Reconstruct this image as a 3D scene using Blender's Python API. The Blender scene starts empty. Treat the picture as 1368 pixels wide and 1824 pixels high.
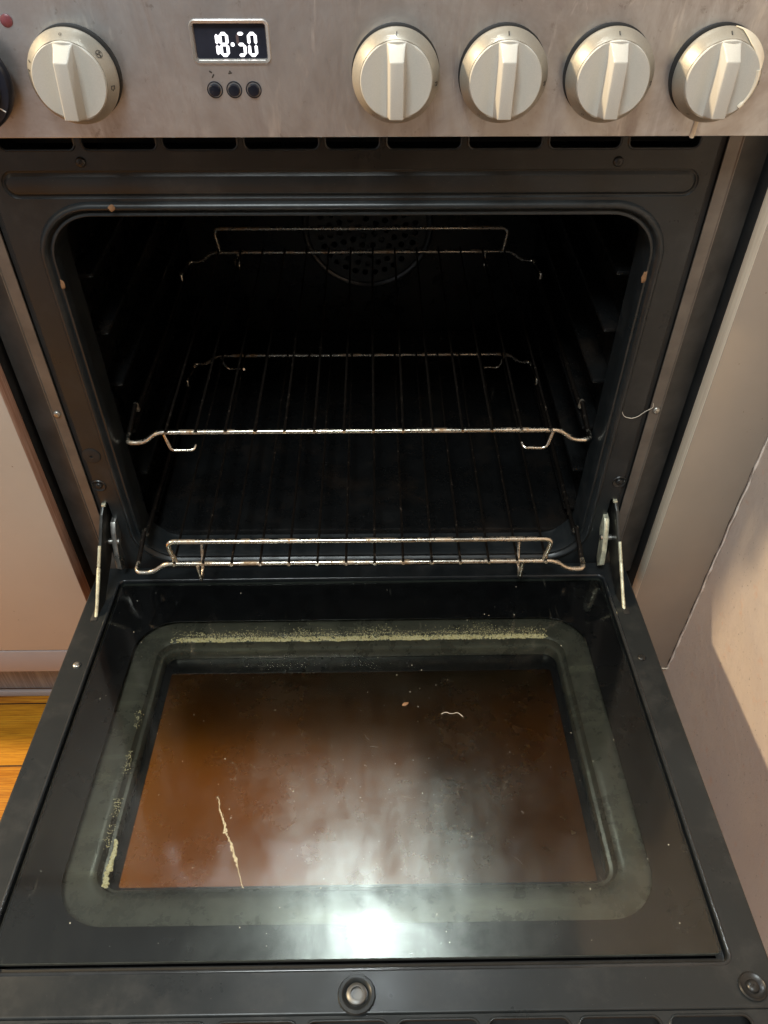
import bpy, bmesh, math, random
from mathutils import Vector, Matrix
R = math.radians
random.seed(7)
S = bpy.context.scene
C = S.collection

# ---------------------------------------------------------------- camera, light, exposure
def make_camera():
    cd = bpy.data.cameras.new('camera'); co = bpy.data.objects.new('camera', cd); C.objects.link(co)
    r = Vector((0.99992035, -0.01254113, 0.00141871)); u = Vector((0.00775807, 0.69940905, 0.7146795)); f = Vector((0.00995515, 0.71461157, -0.69945064))
    m = Matrix(((r.x, u.x, -f.x), (r.y, u.y, -f.y), (r.z, u.z, -f.z))).to_4x4()
    m.translation = Vector((0.015723, -0.568729, 0.67)); co.matrix_world = m
    cd.sensor_fit = 'VERTICAL'; cd.sensor_height = 24.0; cd.sensor_width = 18.0
    cd.lens = 24.0 * 1408.88 / 1824.0; cd.clip_start = 0.01; cd.clip_end = 100
    S.camera = co
make_camera()
S.view_settings.view_transform = 'Standard'; S.view_settings.look = 'None'
S.view_settings.gamma = 1; S.view_settings.use_curve_mapping = False; S.view_settings.exposure = 0.0
W = bpy.data.worlds.new('World'); S.world = W; W.use_nodes = True
bg = W.node_tree.nodes['Background']; bg.inputs[1].default_value = 0.40
# the room behind the camera: pale walls to either side, a dark band added in place of a standing person, dimming the panel
_n = W.node_tree.nodes; _l = W.node_tree.links
_tc = _n.new('ShaderNodeTexCoord'); _sp = _n.new('ShaderNodeSeparateXYZ'); _l.new(_tc.outputs['Generated'], _sp.inputs[0])
_cb = _n.new('ShaderNodeCombineXYZ'); _l.new(_sp.outputs[0], _cb.inputs[0]); _l.new(_sp.outputs[1], _cb.inputs[1])
_nm = _n.new('ShaderNodeVectorMath'); _nm.operation = 'NORMALIZE'; _l.new(_cb.outputs[0], _nm.inputs[0])
_dt = _n.new('ShaderNodeVectorMath'); _dt.operation = 'DOT_PRODUCT'; _l.new(_nm.outputs[0], _dt.inputs[0]); _dt.inputs[1].default_value = (0.10, -0.995, 0)
_rp = _n.new('ShaderNodeValToRGB'); _l.new(_dt.outputs['Value'], _rp.inputs[0]); _e = _rp.color_ramp.elements
_e[0].position = .90; _e[0].color = (.97, .985, 1, 1); _e[1].position = .975; _e[1].color = (.05, .045, .045, 1)
_l.new(_rp.outputs[0], bg.inputs[0])

def lamp(name, kind, loc, power, col, size=0.05, target=None, sizey=None):
    d = bpy.data.lights.new(name, kind); o = bpy.data.objects.new(name, d); C.objects.link(o)
    o.location = loc; d.energy = power; d.color = col
    if kind == 'AREA':
        d.size = size
        if sizey: d.shape = 'RECTANGLE'; d.size_y = sizey
    else: d.shadow_soft_size = size
    if target is not None:
        o.rotation_euler = (Vector(target) - Vector(loc)).to_track_quat('-Z', 'Y').to_euler()
    return o
lamp('hood_lamp', 'AREA', (-0.012, 0.135, 1.015), 2.3, (0.88, 0.97, 1.0), 0.045, target=(0, -0.35, 0)).data.shape = 'DISK'
lamp('warm_room_lamp', 'POINT', (-3.0, 0.07, 2.30), 820, (1.0, 0.76, 0.46), 0.085)
lamp('warm_fill', 'AREA', (-1.25, -0.75, 1.05), 1.1, (1.0, 0.68, 0.30), 0.25, target=(0, 0, 0.5))  # added warm fill that turns the knobs' left sides golden
lamp('ceiling_lamp', 'AREA', (-0.3, -1.15, 2.1), 36, (0.90, 0.99, 1.0), 0.5, target=(0, 0, 0.3))

# ---------------------------------------------------------------- materials
class NT:
    def __init__(s, name):
        s.m = bpy.data.materials.new(name); s.m.use_nodes = True; s.t = s.m.node_tree
        s.p = s.t.nodes['Principled BSDF']; s.out = s.t.nodes['Material Output']
        s.tc = s.t.nodes.new('ShaderNodeTexCoord').outputs['Object']
    def n(s, typ, **kw):
        n = s.t.nodes.new(typ)
        for k, v in kw.items(): setattr(n, k, v)
        return n
    def link(s, a, b): s.t.links.new(a, b)
    def mapping(s, scale=(1, 1, 1), rot=(0, 0, 0), loc=(0, 0, 0)):
        n = s.n('ShaderNodeMapping'); s.link(s.tc, n.inputs[0]); n.inputs['Scale'].default_value = scale
        n.inputs['Rotation'].default_value = rot; n.inputs['Location'].default_value = loc; return n.outputs[0]
    def noise(s, scale, detail=4, rough=.6, vec=None, dist=0):
        n = s.n('ShaderNodeTexNoise'); s.link(vec or s.tc, n.inputs['Vector']); n.inputs['Scale'].default_value = scale
        n.inputs['Detail'].default_value = detail; n.inputs['Roughness'].default_value = rough; n.inputs['Distortion'].default_value = dist
        return n.outputs['Fac']
    def ramp(s, fac, stops):
        n = s.n('ShaderNodeValToRGB'); s.link(fac, n.inputs[0]); e = n.color_ramp.elements
        while len(e) < len(stops): e.new(0.5)
        for i, (p, c) in enumerate(stops):
            e[i].position = p; e[i].color = (c, c, c, 1) if not hasattr(c, '__len__') else (*c, 1)
        return n.outputs[0]
    def mix(s, fac, a, b, mode='MIX'):
        n = s.n('ShaderNodeMix', data_type='RGBA', blend_type=mode)
        for sock, v in ((n.inputs[0], fac), (n.inputs[6], a), (n.inputs[7], b)):
            if hasattr(v, 'links'): s.link(v, sock)
            elif hasattr(v, '__len__'): sock.default_value = (*v, 1)
            else: sock.default_value = v if sock == n.inputs[0] else (v, v, v, 1)
        return n.outputs[2]
    def math(s, op, a, b=0.0):
        n = s.n('ShaderNodeMath', operation=op)
        for i, v in enumerate((a, b)):
            if hasattr(v, 'links'): s.link(v, n.inputs[i])
            else: n.inputs[i].default_value = v
        return n.outputs[0]
    def bump(s, h, strength=.3, dist=.001):
        n = s.n('ShaderNodeBump'); s.link(h, n.inputs['Height']); n.inputs['Strength'].default_value = strength
        n.inputs['Distance'].default_value = dist; s.link(n.outputs[0], s.p.inputs['Normal']); return n.outputs[0]
    def set(s, **kw):
        names = dict(col='Base Color', rough='Roughness', metal='Metallic', spec='Specular IOR Level', trans='Transmission Weight', ior='IOR', em='Emission Color', ems='Emission Strength', coat='Coat Weight', coatr='Coat Roughness', aniso='Anisotropic')
        for k, v in kw.items():
            sock = s.p.inputs[names[k]]
            if hasattr(v, 'links'): s.link(v, sock)
            elif hasattr(v, '__len__'): sock.default_value = (*v, 1)
            else: sock.default_value = v
        return s.m

def simple(name, col, rough, metal=0, var=.25, scale=60, bump=.0, **kw):
    t = NT(name); nz = t.noise(scale)
    a = tuple(c * (1 - var) for c in col); b = tuple(min(1, c * (1 + var)) for c in col)
    t.set(col=t.ramp(nz, [(.3, a), (.7, b)]), rough=t.ramp(t.noise(scale * .4), [(.3, rough * .8), (.7, min(1, rough * 1.2))]), metal=metal, **kw)
    if bump: t.bump(nz, bump, .0005)
    return t.m

def mat_steel():
    t = NT('brushed_steel')
    fine = t.noise(1, 3, .6, t.mapping((14, 1, 1500)))
    smear = t.noise(1, 6, .7, t.mapping((30, 1, 9), loc=(3.1, 0, 0)), .5)
    blot = t.noise(10, 6, .7, None, .5)
    spots = t.noise(110, 5, .75)
    base = t.mix(t.ramp(blot, [(.40, 0), (.62, 1)]), (.62, .65, .68), (.45, .435, .44))
    base = t.mix(t.ramp(smear, [(.48, 0), (.66, .75)]), base, (.36, .32, .31))
    base = t.mix(t.ramp(t.noise(1, 4, .7, t.mapping((60, 1, 12), loc=(7, 0, 0)), .6), [(.60, 0), (.72, .8)]), base, (.80, .80, .79))
    base = t.mix(t.ramp(spots, [(.62, 0), (.70, .6)]), base, (.28, .25, .235))
    rr = t.math('ADD', t.ramp(smear, [(.3, .36), (.7, .54)]), t.ramp(blot, [(.3, -.04), (.7, .08)]))
    t.set(col=base, metal=1.0, rough=rr)
    t.bump(fine, .10, .0003); return t.m
def mat_black_enamel():
    t = NT('black_enamel')
    dust = t.ramp(t.noise(22, 6, .75), [(.5, 0), (.78, 1)])
    col = t.mix(dust, (.012, .0145, .016), (.032, .033, .033))
    speck = t.ramp(t.noise(600, 2, .5), [(.74, 0), (.78, 1)])
    col = t.mix(t.math('MULTIPLY', speck, .35), col, (.2, .19, .17))
    t.set(col=col, rough=t.ramp(t.noise(14, 5, .7), [(.3, .24), (.75, .46)]), spec=.42)
    t.bump(t.noise(700, 2), .05, .0002); return t.m
def mat_cavity():
    t = NT('oven_enamel')
    fl = t.ramp(t.noise(900, 2, .5), [(.70, 0), (.74, 1)])
    gr = t.ramp(t.noise(16, 6, .7), [(.52, 0), (.72, 1)])
    col = t.mix(fl, (.0045, .0048, .0050), (.05, .05, .05)); col = t.mix(t.math('MULTIPLY', gr, .5), col, (.020, .014, .010))
    t.set(col=col, rough=t.ramp(t.noise(25, 5, .7), [(.3, .15), (.75, .5)]), spec=.4); t.bump(t.noise(260, 3), .12, .0004); return t.m
def mat_wire():
    t = NT('rack_chrome')
    rust = t.ramp(t.noise(48, 5, .75), [(.48, 0), (.64, 1)])
    spot = t.ramp(t.noise(300, 3, .7), [(.63, 0), (.68, 1)])
    col = t.mix(rust, (.80, .74, .63), (.36, .22, .11)); col = t.mix(spot, col, (.05, .025, .012))
    t.set(col=col, metal=t.ramp(rust, [(0, 1), (1, .6)]), rough=t.ramp(rust, [(0, .22), (1, .55)])); t.bump(t.noise(500, 4), .3, .0004); return t.m
def mat_wire_dark():
    t = NT('sooty_wire')
    sp = t.ramp(t.noise(190, 4, .75), [(.60, 0), (.70, 1)])
    t.set(col=t.mix(sp, (.011, .008, .006), (.16, .12, .09)), metal=.5, rough=.5); return t.m
def mat_glass(name, tint, dirt_amt, haze_r=.30, haze_w=.10, clear=True):
    t = NT(name); t.t.nodes.remove(t.p)
    tr = t.n('ShaderNodeBsdfTransparent'); tr.inputs[0].default_value = (*tint, 1)
    g = t.n('ShaderNodeBsdfGlossy'); g.inputs['Roughness'].default_value = .07
    g2 = t.n('ShaderNodeBsdfGlossy'); g2.inputs['Roughness'].default_value = haze_r; g2.inputs[0].default_value = (.86, .95, .87, 1)
    df = t.n('ShaderNodeBsdfDiffuse'); df.inputs[0].default_value = (.50, .49, .40, 1)
    fr = t.n('ShaderNodeFresnel'); fr.inputs[0].default_value = 1.5
    streak = t.noise(1, 8, .78, t.mapping((52, 11, 1)), .12)
    blot = t.noise(15, 7, .75, None, .5)
    scr = t.ramp(t.noise(1, 2, .5, t.mapping((300, 26, 1), rot=(0, 0, .5)), .0), [(.70, 0), (.76, 1)])
    speck = t.math('MULTIPLY', t.ramp(t.noise(330, 3, .6), [(.70, 0), (.74, 1)]), t.ramp(t.noise(20, 3, .6), [(.5, 0), (.65, 1)]))
    sep = t.n('ShaderNodeSeparateXYZ'); t.link(t.tc, sep.inputs[0])
    edge = t.math('ADD', t.math('MULTIPLY', sep.outputs[1], -1.0), t.math('MULTIPLY', t.noise(13, 6, .7), .09))
    area = t.ramp(edge, [(.19, .05), (.31, 1)])
    side = t.math('ABSOLUTE', t.math('ADD', sep.outputs[0], -.01)); side = t.math('ADD', side, t.math('MULTIPLY', t.noise(17, 5, .7), .06)); area = t.math('MULTIPLY', area, t.ramp(side, [(.06, 1), (.17, .10)]))
    film = t.math('MULTIPLY', t.math('MULTIPLY', t.ramp(streak, [(.30, .35), (.75, 1)]), t.ramp(blot, [(.34, .25), (.66, 1)])), area)
    b = t.n('ShaderNodeBump'); b.inputs['Strength'].default_value = .05; b.inputs['Distance'].default_value = .0003
    t.link(t.noise(420, 4, .7), b.inputs['Height']); t.link(b.outputs[0], g2.inputs['Normal'])
    m1 = t.n('ShaderNodeMixShader'); t.link(fr.outputs[0], m1.inputs[0]); t.link(tr.outputs[0], m1.inputs[1]); t.link(g.outputs[0], m1.inputs[2])
    m2 = t.n('ShaderNodeMixShader'); t.link(t.math('ADD', t.math('MULTIPLY', film, haze_w), t.math('MULTIPLY', speck, haze_w * .9)), m2.inputs[0]); t.link(m1.outputs[0], m2.inputs[1]); t.link(g2.outputs[0], m2.inputs[2])
    dd = t.math('ADD', t.math('MULTIPLY', film, dirt_amt), t.math('MULTIPLY', t.math('MAXIMUM', scr, speck), dirt_amt * .9))
    m3 = t.n('ShaderNodeMixShader'); t.link(dd, m3.inputs[0]); t.link(m2.outputs[0], m3.inputs[1]); t.link(df.outputs[0], m3.inputs[2])
    t.link(m3.outputs[0], t.out.inputs[0]); return t.m
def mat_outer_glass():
    t = NT('dirty_shaded_glass'); n1 = t.noise(14, 5, .7)
    t.set(col=t.mix(t.ramp(t.noise(3.5, 1, .4), [(.3, 0), (.7, 1)]), (.52, .42, .22), (.31, .28, .19)), rough=t.ramp(n1, [(.3, .18), (.7, .32)]), trans=1.0, ior=1.45); return t.m  # darker tint patches also paint in the shade on the floor below
def mat_wood():
    t = NT('bamboo_floor')
    sep = t.n('ShaderNodeSeparateXYZ'); t.link(t.tc, sep.inputs[0])
    yy = t.math('MULTIPLY', t.math('ADD', sep.outputs[1], .0645), 1 / .092)
    cell = t.math('FLOOR', yy); fr = t.math('FRACT', yy)
    wn = t.n('ShaderNodeTexWhiteNoise', noise_dimensions='1D'); t.link(cell, wn.inputs['W'])
    xx = t.math('ADD', sep.outputs[0], t.math('MULTIPLY', wn.outputs[0], 7.3))
    cmb = t.n('ShaderNodeCombineXYZ'); t.link(xx, cmb.inputs[0]); t.link(t.math('MULTIPLY', sep.outputs[1], 13), cmb.inputs[1])
    g1 = t.noise(7, 6, .7, cmb.outputs[0], .5)
    cmb2 = t.n('ShaderNodeCombineXYZ'); t.link(xx, cmb2.inputs[0]); t.link(t.math('MULTIPLY', sep.outputs[1], 34), cmb2.inputs[1])
    g2 = t.ramp(t.noise(20, 4, .7, cmb2.outputs[0], .3), [(.46, 0), (.62, 1)])
    col = t.ramp(g1, [(.28, (.27, .085, .005)), (.5, (.44, .17, .010)), (.74, (.56, .27, .02))])
    col = t.mix(t.math('MULTIPLY', g2, .9), col, (.17, .04, .004))
    col = t.mix(t.math('MULTIPLY', wn.outputs[0], .5), col, (.58, .30, .02))
    gap = t.math('LESS_THAN', fr, .022); col = t.mix(gap, col, (.03, .012, .004))
    t.set(col=col, rough=t.ramp(g1, [(.2, .28), (.8, .42)])); return t.m
def mat_wall():
    t = NT('rough_plaster')
    n1 = t.noise(6, 7, .7, None, .4); n2 = t.noise(55, 6, .75)
    col = t.mix(t.ramp(n1, [(.4, 0), (.7, 1)]), (.74, .645, .565), (.67, .585, .54))
    col = t.mix(t.ramp(t.noise(38, 5, .75), [(.60, 0), (.70, .5)]), col, (.74, .50, .38))
    col = t.mix(t.ramp(t.noise(240, 3), [(.66, 0), (.70, .5)]), col, (.25, .20, .17))
    t.set(col=col, rough=.75); t.bump(t.math('ADD', n2, t.math('MULTIPLY', n1, 2)), .28, .003); return t.m
def mat_laminate(name, a, b):
    t = NT(name); n1 = t.noise(7, 6, .7)
    col = t.mix(t.ramp(n1, [(.35, 0), (.7, 1)]), a, b)
    col = t.mix(t.ramp(t.noise(150, 3, .6), [(.735, 0), (.76, .8)]), col, (.12, .06, .035))
    t.set(col=col, rough=t.ramp(t.noise(20), [(.3, .35), (.7, .52)])); t.bump(t.noise(900, 2), .08, .0002); return t.m
def mat_edge(name, a, b):
    t = NT(name); n1 = t.noise(1, 5, .75, t.mapping((300, 300, 9)))
    t.set(col=t.mix(t.ramp(n1, [(.4, 0), (.65, 1)]), a, b), rough=.5); t.bump(n1, .3, .0006); return t.m
def mat_grease():
    t = NT('dried_grease'); n1 = t.noise(700, 4, .7)
    t.set(col=t.ramp(n1, [(.30, (.20, .12, .03)), (.42, (.62, .50, .24)), (.65, (.82, .74, .50))]), rough=.45); t.bump(n1, .5, .0006); return t.m
def mat_emit(name, col, s):
    t = NT(name); t.set(col=(.02, .02, .02), rough=.4, em=col, ems=s); return t.m
def mat_door_metal():
    t = NT('grimy_door_metal'); n1 = t.noise(30, 6, .75); n2 = t.noise(1, 5, .7, t.mapping((8, 60, 60)))
    col = t.mix(t.ramp(n1, [(.35, 0), (.7, 1)]), (.078, .076, .062), (.135, .130, .104))
    col = t.mix(t.ramp(n2, [(.55, 0), (.75, .7)]), col, (.21, .205, .15))
    t.set(col=col, metal=.5, rough=t.ramp(n1, [(.3, .20), (.7, .38)])); return t.m

M = dict(
    steel=mat_steel(), enamel=mat_black_enamel(), cavity=mat_cavity(), wire=mat_wire(), wiredark=mat_wire_dark(),
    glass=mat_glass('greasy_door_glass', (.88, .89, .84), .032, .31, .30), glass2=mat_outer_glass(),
    black=simple('black_print', (.006, .006, .007), .25, var=.3), rubber=simple('dark_rubber_and_gap_shade', (.012, .012, .012), .6, bump=.2),
    knob=simple('champagne_paint', (.36, .335, .285), .38, .4, var=.06, scale=1400, bump=.06), grip=simple('knob_grip_paint', (.455, .44, .40), .42, .0, var=.05, scale=1600, bump=.06),
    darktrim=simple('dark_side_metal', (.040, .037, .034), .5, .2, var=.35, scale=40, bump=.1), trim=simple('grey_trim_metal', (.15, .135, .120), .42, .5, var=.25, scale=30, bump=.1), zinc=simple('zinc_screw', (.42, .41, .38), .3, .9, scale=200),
    dkscrew=simple('blackened_screw', (.035, .035, .035), .33, .6, scale=300), hinge=simple('hinge_steel', (.045, .045, .042), .35, .7, var=.5, scale=80),
    hingeb=simple('worn_hinge_edge', (.78, .74, .56), .35, .6, var=.35, scale=160, bump=.3), doormetal=mat_door_metal(),
    wood=mat_wood(), wall=mat_wall(), lam=mat_laminate('beige_laminate', (.455, .39, .33), (.48, .415, .355)), lamr=mat_laminate('taupe_laminate', (.315, .262, .215), (.29, .24, .195)),
    copper=mat_edge('worn_brown_edge', (.42, .215, .15), (.66, .46, .37)), cream=mat_edge('cream_edge', (.80, .70, .56), (.66, .55, .43)),
    lilac=mat_laminate('grey_lilac_laminate', (.36, .31, .30), (.32, .275, .27)), plinth=mat_edge('scuffed_plinth', (.22, .18, .17), (.38, .33, .31)),
    grease=mat_grease(), paint=simple('cream_paint', (.74, .66, .52), .4, var=.04, scale=90), ink=simple('dark_ink', (.05, .045, .04), .5),
    white=mat_emit('lit_segment', (1, .97, 1), 2.2), ghost=mat_emit('dim_segment', (.35, .22, .22), .25), screen=simple('display_window', (.022, .024, .036), .15),
    bezel=simple('pale_bezel', (.62, .58, .54), .25, .7, var=.05), red=simple('red_lens', (.17, .045, .055), .35), button=simple('black_button', (.008, .010, .018), .3),
    residue=simple('dried_cream_residue', (.42, .37, .245), .6, bump=.4, scale=500), crumb=simple('glassy_crumb_and_scratch', (.46, .44, .37), .25), flake=simple('baked_flake', (.20, .105, .05), .6, bump=.4), lint=simple('pale_lint', (.62, .56, .47), .8), wtick=simple('white_mark', (.75, .75, .72), .5),
)

# ---------------------------------------------------------------- geometry helpers
def tagk(o, label=None, cat=None, group=None, kind=None):
    for k, v in (('label', label), ('category', cat), ('group', group), ('kind', kind)):
        if v: o[k] = v
    return o
def empty(name, loc, label, cat, group=None):
    o = bpy.data.objects.new(name, None); C.objects.link(o); o.location = loc; o.empty_display_size = .05
    return tagk(o, label, cat, group)
def link_mesh(name, me, mats, parent=None, smooth=True, angle=35):
    o = bpy.data.objects.new(name, me); C.objects.link(o)
    for m in (mats if isinstance(mats, (list, tuple)) else [mats]): me.materials.append(m)
    if smooth:
        me.polygons.foreach_set('use_smooth', [True] * len(me.polygons))
        me.set_sharp_from_angle(angle=R(angle))
    if parent is not None:
        o.parent = parent
        if parent.type == 'EMPTY': o.location = -Vector(parent.location)
    return o
def finish(bm, name, mats, parent=None, smooth=True, angle=35, recalc=True):
    if recalc: bmesh.ops.recalc_face_normals(bm, faces=bm.faces)
    me = bpy.data.meshes.new(name); bm.to_mesh(me); bm.free()
    return link_mesh(name, me, mats, parent, smooth, angle)
def box(bm, x0, x1, y0, y1, z0, z1, bev=0, mi=0, seg=2):
    g = bmesh.ops.create_cube(bm, size=1); vs = g['verts']
    for v in vs:
        v.co = Vector((x0 + (v.co.x + .5) * (x1 - x0), y0 + (v.co.y + .5) * (y1 - y0), z0 + (v.co.z + .5) * (z1 - z0)))
    fs = set(f for v in vs for f in v.link_faces)
    for f in fs: f.material_index = mi
    if bev:
        bmesh.ops.bevel(bm, geom=list(set(e for v in vs for e in v.link_edges)), offset=bev, segments=seg, affect='EDGES', profile=.5)
def prism(bm, pts, axis, a, b, bev=0, mi=0):
    """polygon pts (2D) swept along axis from a to b"""
    def P(p, t): return {'x': (t, p[0], p[1]), 'y': (p[0], t, p[1]), 'z': (p[0], p[1], t)}[axis]
    v0 = [bm.verts.new(P(p, a)) for p in pts]; v1 = [bm.verts.new(P(p, b)) for p in pts]; n = len(pts)
    fs = [bm.faces.new(v0[::-1]), bm.faces.new(v1)] + [bm.faces.new((v0[i], v0[(i + 1) % n], v1[(i + 1) % n], v1[i])) for i in range(n)]
    for f in fs: f.material_index = mi
    if bev:
        bmesh.ops.bevel(bm, geom=list(set(e for f in fs for e in f.edges)), offset=bev, segments=2, affect='EDGES', profile=.5)
def fillet(pts, r, n=5):
    """round the corners of an open polyline"""
    pts = [Vector(p) for p in pts]; out = [pts[0]]
    for i in range(1, len(pts) - 1):
        a, b, c = pts[i - 1], pts[i], pts[i + 1]; u = (a - b); v = (c - b)
        d = min(r, u.length * .48, v.length * .48); p0 = b + u.normalized() * d; p1 = b + v.normalized() * d
        for k in range(n + 1):
            t = k / n; out.append(p0.lerp(b, t).lerp(b.lerp(p1, t), t))
    out.append(pts[-1]); return out
def tube(bm, pts, r, seg=10, mi=0, closed=False, taper=None):
    pts = [Vector(p) for p in pts]; n = len(pts); rings = []; nrm = None
    for i, p in enumerate(pts):
        if closed: t = (pts[(i + 1) % n] - pts[i - 1]).normalized()
        else: t = (pts[min(i + 1, n - 1)] - pts[max(i - 1, 0)]).normalized()
        if nrm is None:
            nrm = t.orthogonal().normalized()
        nrm = (nrm - t * nrm.dot(t)); nrm = nrm.normalized() if nrm.length > 1e-6 else t.orthogonal().normalized()
        bn = t.cross(nrm); rr = r * (taper(i / (n - 1)) if taper else 1)
        rings.append([bm.verts.new(p + (nrm * math.cos(2 * math.pi * k / seg) + bn * math.sin(2 * math.pi * k / seg)) * rr) for k in range(seg)])
    m = n if closed else n - 1
    for i in range(m):
        a, b = rings[i], rings[(i + 1) % n]
        for k in range(seg):
            f = bm.faces.new((a[k], a[(k + 1) % seg], b[(k + 1) % seg], b[k])); f.material_index = mi
    if not closed:
        for rg, fl in ((rings[0], True), (rings[-1], False)):
            f = bm.faces.new(rg[::-1] if fl else rg); f.material_index = mi
def rrect(hw, z0, z1, r, off=0, n=8, cx=0):
    """closed loop of (a,b) round a rectangle centred on cx, grown by off"""
    out = []; r2 = max(r + off, .0005)
    for (sx, sz, a0) in ((1, 1, 0), (-1, 1, 90), (-1, -1, 180), (1, -1, 270)):
        ccx = cx + sx * (hw - r); ccz = (z1 - r) if sz > 0 else (z0 + r)
        for k in range(n + 1):
            a = R(a0 + 90 * k / n); out.append((ccx + r2 * math.cos(a), ccz + r2 * math.sin(a)))
    return out
def sweep(bm, hw, z0, z1, r, prof, plane='xz', cap=False, mi=0, n=8, cx=0):
    """profile [(offset, depth)] carried round a rounded rectangle; plane 'xz' -> depth is y; 'xy' -> depth is z"""
    loops = []
    for off, dep in prof:
        L = rrect(hw, z0, z1, r, off, n, cx)
        loops.append([bm.verts.new((a, dep, b) if plane == 'xz' else (a, b, dep)) for a, b in L])
    m = len(loops[0])
    for i in range(len(loops) - 1):
        for k in range(m):
            f = bm.faces.new((loops[i][k], loops[i][(k + 1) % m], loops[i + 1][(k + 1) % m], loops[i + 1][k])); f.material_index = mi
    if cap: bm.faces.new(loops[-1]).material_index = mi
def lathe(bm, prof, seg=48, mi=0, caps=True, c=(0, 0, 0), mats=None):
    """profile [(radius, depth)] turned about the y axis"""
    loops = []
    for r, y in prof:
        loops.append([bm.verts.new((c[0] + r * math.cos(2 * math.pi * k / seg), c[1] + y, c[2] + r * math.sin(2 * math.pi * k / seg))) for k in range(seg)])
    for i in range(len(loops) - 1):
        for k in range(seg):
            f = bm.faces.new((loops[i][k], loops[i][(k + 1) % seg], loops[i + 1][(k + 1) % seg], loops[i + 1][k])); f.material_index = mats[i] if mats else mi
    if caps:
        bm.faces.new(loops[-1]).material_index = mats[-1] if mats else mi
def plate(outer, holes, thick, plane='xz', at=0.0, bev=.0004, tf=None):
    """sheet with holes; front face at `at`, thickness goes away from the viewer; returns a bmesh"""
    cu = bpy.data.curves.new('tmp', 'CURVE'); cu.dimensions = '2D'; cu.fill_mode = 'BOTH'
    cu.extrude = thick / 2 - bev; cu.bevel_depth = bev; cu.bevel_resolution = 2; cu.offset = -bev
    for L in [outer] + holes:
        sp = cu.splines.new('POLY'); sp.points.add(len(L) - 1); sp.use_cyclic_u = True
        for i, (a, b) in enumerate(L): sp.points[i].co = (a, b, 0, 1)
    ob = bpy.data.objects.new('tmp', cu); C.objects.link(ob)
    dg = bpy.context.evaluated_depsgraph_get(); me = bpy.data.meshes.new_from_object(ob.evaluated_get(dg))
    bm = bmesh.new(); bm.from_mesh(me); bpy.data.objects.remove(ob); bpy.data.curves.remove(cu); bpy.data.meshes.remove(me)
    bmesh.ops.remove_doubles(bm, verts=bm.verts, dist=1e-6)
    for v in bm.verts:
        x, y, z = v.co
        v.co = (x, at + thick / 2 + z, y) if plane == 'xz' else (x, y, at - thick / 2 + z)
    return bm
def circ(cx, cz, r, n=20): return [(cx + r * math.cos(2 * math.pi * k / n), cz + r * math.sin(2 * math.pi * k / n)) for k in range(n)]
def slot(x0, x1, z0, z1, r, n=5): return rrect((x1 - x0) / 2, z0, z1, r, 0, n, (x0 + x1) / 2)
def screw_mesh(r=.0035, dish=0.0, mi_cross=1):
    """domed cross-head screw facing -y"""
    bm = bmesh.new()
    lathe(bm, [(r, 0), (r, -.0006), (r * .9, -.0013), (r * .65, -.0018), (r * .3, -.0021), (.0001, -.0021)], 20)
    for a in (.4, .4 + math.pi / 2):
        g = bmesh.ops.create_cube(bm, size=1)
        for v in g['verts']:
            x, y, z = v.co.x * r * 1.0, v.co.y * .0006 - .00198, v.co.z * r * .24
            v.co = (x * math.cos(a) - z * math.sin(a), y, x * math.sin(a) + z * math.cos(a))
        for f in set(f for v in g['verts'] for f in v.link_faces): f.material_index = 1
    if dish:
        lathe(bm, [(r * 1.02, -.0001), (dish * .75, .0002 - .0006), (dish * .9, -.0012), (dish, -.0004)], 28, caps=False, mi=2)
    bmesh.ops.recalc_face_normals(bm, faces=bm.faces)
    me = bpy.data.meshes.new('screw'); bm.to_mesh(me); bm.free(); return me
def mirror_pts(pts, s): return [(s * p[0], *p[1:]) for p in pts]

# ================================================================= the setting
FZ = -.277
bm = bmesh.new(); bmesh.ops.create_grid(bm, x_segments=2, y_segments=2, size=1)
for v in bm.verts: v.co = Vector((v.co.x * 2.2 - .6, v.co.y * 1.15 - .35, FZ))
o = finish(bm, 'floor', M['wood']); tagk(o, 'orange bamboo plank floor beside and below the oven door', kind='structure')

# side wall: a slightly uneven plaster sheet with thickness, its face at x = .37
bm = bmesh.new(); ny, nz = 90, 70
rnd = random.Random(3)
from mathutils import noise as mn
grid = [[bm.verts.new((.3705 + .0022 * mn.noise(Vector((i * .09, j * .09, 1.3))) + .0009 * mn.noise(Vector((i * .5, j * .5, 4))), .55 - i * .02, FZ + j * .018)) for j in range(nz)] for i in range(ny)]
for i in range(ny - 1):
    for j in range(nz - 1): bm.faces.new((grid[i][j], grid[i + 1][j], grid[i + 1][j + 1], grid[i][j + 1]))
bmesh.ops.solidify(bm, geom=bm.faces[:], thickness=-.06)
wall = finish(bm, 'side_wall', M['wall'])
tagk(wall, 'rough beige plaster wall beside the cooker, half in warm lamp light', 'wall')

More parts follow.
